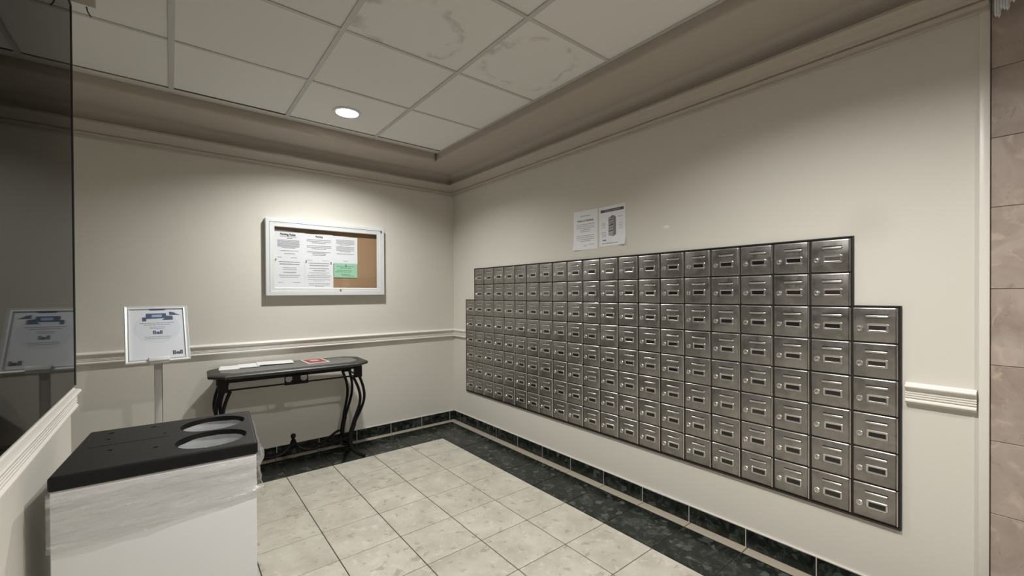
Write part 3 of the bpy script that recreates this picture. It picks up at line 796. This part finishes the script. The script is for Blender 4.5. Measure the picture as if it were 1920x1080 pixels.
for cx in (-.048, .048):
    for sx in (-1, 1):
        for sy in (-1, 1):
            lathe(bm, [(.0075, -.005), (.0075, .005), (0, .005)], 10, (0, 0, 0)); vs = bm.verts[-21:]
            bm.verts.ensure_lookup_table()
            vs = [bm.verts[i] for i in range(len(bm.verts)-21, len(bm.verts))]
            for v in vs: v.co = Vector((v.co.x+cx+sx*.020, -AY+v.co.z, v.co.y+TH-.075+sy*.021))
link('apron_ornament', finish(bm, 'apron_ornament', M_BLACK), ct)
for sx in (-1, 1):
    for sy in (-1, 1):
        bm = bmesh.new()
        u = Vector((sx*.80, sy*.60, 0)); v = Vector((-sx*.60, sy*.80, 0))
        base = Vector((sx*(AX-.012), sy*(AY-.012), 0))
        box(bm, sx*AX-.030, sx*AX+.026, sy*AY-.016, sy*AY+.016, TH-.120, TH-.030, bev=.003)
        sh = [(.640, .0), (.600, .018), (.55, .036), (.49, .046), (.43, .039), (.36, .014), (.30, -.012), (.24, -.030)]
        for s in (-1, 1):
            pts = []
            for k, (z, r) in enumerate(sh):
                gap = .021*(1-k/(len(sh)-1))**.8+.004
                pts.append(base+u*r+Vector((sx*1.0, 0, 0))*s*gap*1.0+Vector((0, sy, 0))*(-s)*gap*.35+Vector((0, 0, z)))
            tube(bm, bez(pts, 28), .0105, 10)
        low = [(.27, -.020), (.20, -.043), (.14, -.050), (.09, -.038), (.05, -.012), (.02, .016), (.010, .034)]
        pts = [base+Vector((sx*(.8*r+.7*max(0, r+.02)), sy*(.6*r-.35*max(0, r+.02)), z)) for z, r in low]
        P = bez(pts, 24); tube(bm, P, [.0185-.006*k/len(P) for k in range(len(P))], 10)
        link('leg', finish(bm, 'leg', M_BLACK, True), ct)
for sx in (-1, 1):
    bm = bmesh.new()
    for sy in (-1, 1):
        e0 = Vector((sx*(AX-.012)-sx*.04, sy*(AY-.012)-sy*.030, .165))
        tube(bm, bez([e0, (sx*.32, sy*.085, .168 if sy > 0 else .150), (sx*.23, sy*.05, .128), (sx*.13, sy*.025, .105), (sx*.06, sy*.012, .120), (sx*.022, 0, .155), (sx*.008, 0, .185)], 36), .0098, 8)
    bar = Vector((sx*(AX-.05), 0, .12))
    tube(bm, bez([(sx*(AX-.055), -.125, .125), (sx*(AX-.075), -.06, .10), (sx*(AX-.085), 0, .092), (sx*(AX-.075), .06, .10), (sx*(AX-.055), .125, .125)], 20), .0075, 8)
    link('stretcher', finish(bm, 'stretcher', M_BLACK, True), ct)
bm = bmesh.new(); lathe(bm, [(0, .150), (.013, .155), (.015, .168), (.011, .180), (.015, .188), (.016, .196), (.009, .203), (.012, .208), (.017, .218), (.0175, .228), (.012, .240), (0, .245)], 20)
link('finial', finish(bm, 'finial', M_BLACK, True), ct)

# papers lying on it
def flat(name, quad, z, th, mats, label, cat, group=None):
    cx = sum(p[0] for p in quad)/4; cy = sum(p[1] for p in quad)/4
    bm = bmesh.new(); prism(bm, [(x-cx, y-cy) for x, y in quad], 0, th)
    o = link(name, finish(bm, name, mats), None, (cx, cy, z)); return tag(o, label, cat, group)
ZT0 = TH+.0014
def quad(cx, cy, w_, d_, a):
    a = radians(a); return [(cx+x*cos(a)-y*sin(a), cy+x*sin(a)+y*cos(a)) for x, y in ((-w_/2, -d_/2), (w_/2, -d_/2), (w_/2, d_/2), (-w_/2, d_/2))]
flat('envelope', quad(-1.89, -.125, .12, .185, -7), ZT0, .003, M_PAPERW, 'white envelope at the left end of the console table', 'envelope', 'white mail on the console table')
flat('envelope', quad(-1.775, -.122, .13, .185, -6), ZT0+.0030, .003, M_PAPERW, 'white envelope overlapping between the two others on the console table', 'envelope', 'white mail on the console table')
e3 = flat('envelope', quad(-1.607, -.118, .235, .165, -5), ZT0+.0060, .003, M_PAPERW, 'largest white envelope, nearest the red card on the console table', 'envelope', 'white mail on the console table')
e3.rotation_euler.y = radians(.8)
rc = flat('card', quad(-1.352, -.205, .150, .225, 2), ZT0, .004, M_PAPERW, 'red printed card with white border lying on the console table', 'card')
bm = bmesh.new(); q = quad(0, 0, .132, .205, 2); prism(bm, q, .0041, .0045); link('printed_picture', finish(bm, 'printed_picture', M_RED), rc)
bm = bmesh.new(); prism(bm, [(.035*cos(2*pi*k/20), .04*sin(2*pi*k/20)+.015) for k in range(20)], .0046, .0048); link('printed_picture', finish(bm, 'printed_picture', M_PINKP), rc)

# ------------------------------------------------------------------ recycling station
bn = empty('recycling_bin', (-2.211, -1.950, 0)); bn.rotation_euler.z = radians(-4)
tag(bn, 'white carton recycling bin in stretch film with black two-hole lid', 'recycling bin')
BW, BD, BH = .232, .233, .802
bm = bmesh.new(); box(bm, -BW+.004, BW-.004, -BD+.006, BD-.006, .012, BH-.034, bev=.004, seg=2); link('body', finish(bm, 'body', M_BIN, True), bn)
bm = bmesh.new(); box(bm, -BW+.010, BW+.004, -BD+.02, BD-.02, 0, .05); link('plinth', finish(bm, 'plinth', M_FLOORD), bn)
bm = bmesh.new(); box(bm, -BW, BW, -BD, BD, BH-.040, BH, bev=.008, seg=3)
lid = link('lid', finish(bm, 'lid', M_LID, True), bn)
holes = [(.134, .100), (.132, -.102)]
cut = bmesh.new()
for hx, hy in holes: lathe(cut, [(0, BH-.06), (.080, BH-.06), (.092, BH-.020), (.096, BH+.002), (.096, BH+.05), (0, BH+.05)], 48, (hx-.02, hy, 0), sy=1.0)
# small moulded dimples and a groove
for dx, dy, r in ((-.17, .17, .010), (-.06, .175, .010), (-.165, .09, .008), (-.14, -.05, .008), (-.03, -.10, .008), (-.02, .06, .006)):
    lathe(cut, [(0, BH-.004), (r*.7, BH-.004), (r, BH+.004), (0, BH+.004)], 12, (dx, dy, 0))
box(cut, -.20, -.005, .012, .016, BH-.003, BH+.01)
cm = finish(cut, 'cut', M_LID); co = link('cut', cm)
md = lid.modifiers.new('b', 'BOOLEAN'); co.parent = bn; md.object = co; md.operation = 'DIFFERENCE'; md.solver = 'EXACT'
dg = bpy.context.evaluated_depsgraph_get(); dg.update()
nm = bpy.data.meshes.new_from_object(lid.evaluated_get(dg)); lid.modifiers.clear(); lid.data = nm
nm.materials.clear(); nm.materials.append(M_LID)
for p in nm.polygons: p.use_smooth = False
bpy.data.objects.remove(co)
for hx, hy in holes:
    bm = bmesh.new(); lathe(bm, [(.0915, BH-.016), (.083, BH-.024), (.06, BH-.030), (.03, BH-.033), (0, BH-.034)], 40, (hx-.02, hy, 0))
    for v in bm.verts: v.co.z += .003*noise.noise(v.co*30)
    o = link('liner', finish(bm, 'liner', M_LINER, True), bn); o['label'] = 'grey plastic liner showing in the round opening'
# loose stretch film round the top of the carton
bm = bmesh.new(); NX, NZ = 220, 34; grid = []
per = []
hx, hy = BW+.001, BD-.001
for k in range(NX):
    t = k/NX*4; s = t % 1; i = int(t)
    p = ((-hx+2*hx*s, -hy), (hx, -hy+2*hy*s), (hx-2*hx*s, hy), (-hx, hy-2*hy*s))[i]
    nrm = ((0, -1), (1, 0), (0, 1), (-1, 0))[i]
    per.append((p, nrm))
for j in range(NZ+1):
    row = []
    v = j/NZ
    for k, (p, n_) in enumerate(per):
        z = BH-.044-v*(.135+.02*sin(k/NX*2*pi*2+1))
        q = Vector((p[0]*4, p[1]*4, 0))
        d = .0035+.010*abs(noise.noise(Vector((p[0]*5+p[1]*7, z*34-p[0]*9, 2.3))))+.004*abs(noise.noise(Vector((p[0]*14, z*70-p[0]*22, p[1]*14))))
        if n_[0] == -1: d *= .15
        if n_[0] == 1: d += .012*max(0, sin(v*7+1))*(.6+.4*noise.noise(Vector((z*30, p[1]*6, 0))))
        row.append(bm.verts.new((p[0]+n_[0]*d, p[1]+n_[1]*d, z)))
    grid.append(row)
for j in range(NZ):
    for k in range(NX): bm.faces.new((grid[j][k], grid[j][(k+1) % NX], grid[j+1][(k+1) % NX], grid[j+1][k]))
o = link('stretch_film', finish(bm, 'stretch_film', M_FILM, False), bn)
for p in o.data.polygons: p.use_smooth = True
o['label'] = 'crumpled clear stretch film wrapped under the lid'

# ------------------------------------------------------------------ crystal sconce at the top of the stone wall
sc = empty('wall_sconce', (0, -3.725, 2.20)); tag(sc, 'cut glass sconce of hanging prisms high on the stone wall', 'wall light')
bm = bmesh.new(); box(bm, -.085, -.001, -.045, .012, .135, .150, bev=.003); link('sconce_bracket', finish(bm, 'sconce_bracket', M_STEELB), sc)
for k in range(7):
    bm = bmesh.new(); L_ = .10+.012*sin(k*2.1)
    lathe(bm, [(0, -L_-.012), (.0055, -L_), (.0055, 0), (0, .006)], 6)
    link('prism', finish(bm, 'prism', M_CRYSTAL), sc, (-.015-.011*k, .006-.007*k, .132))
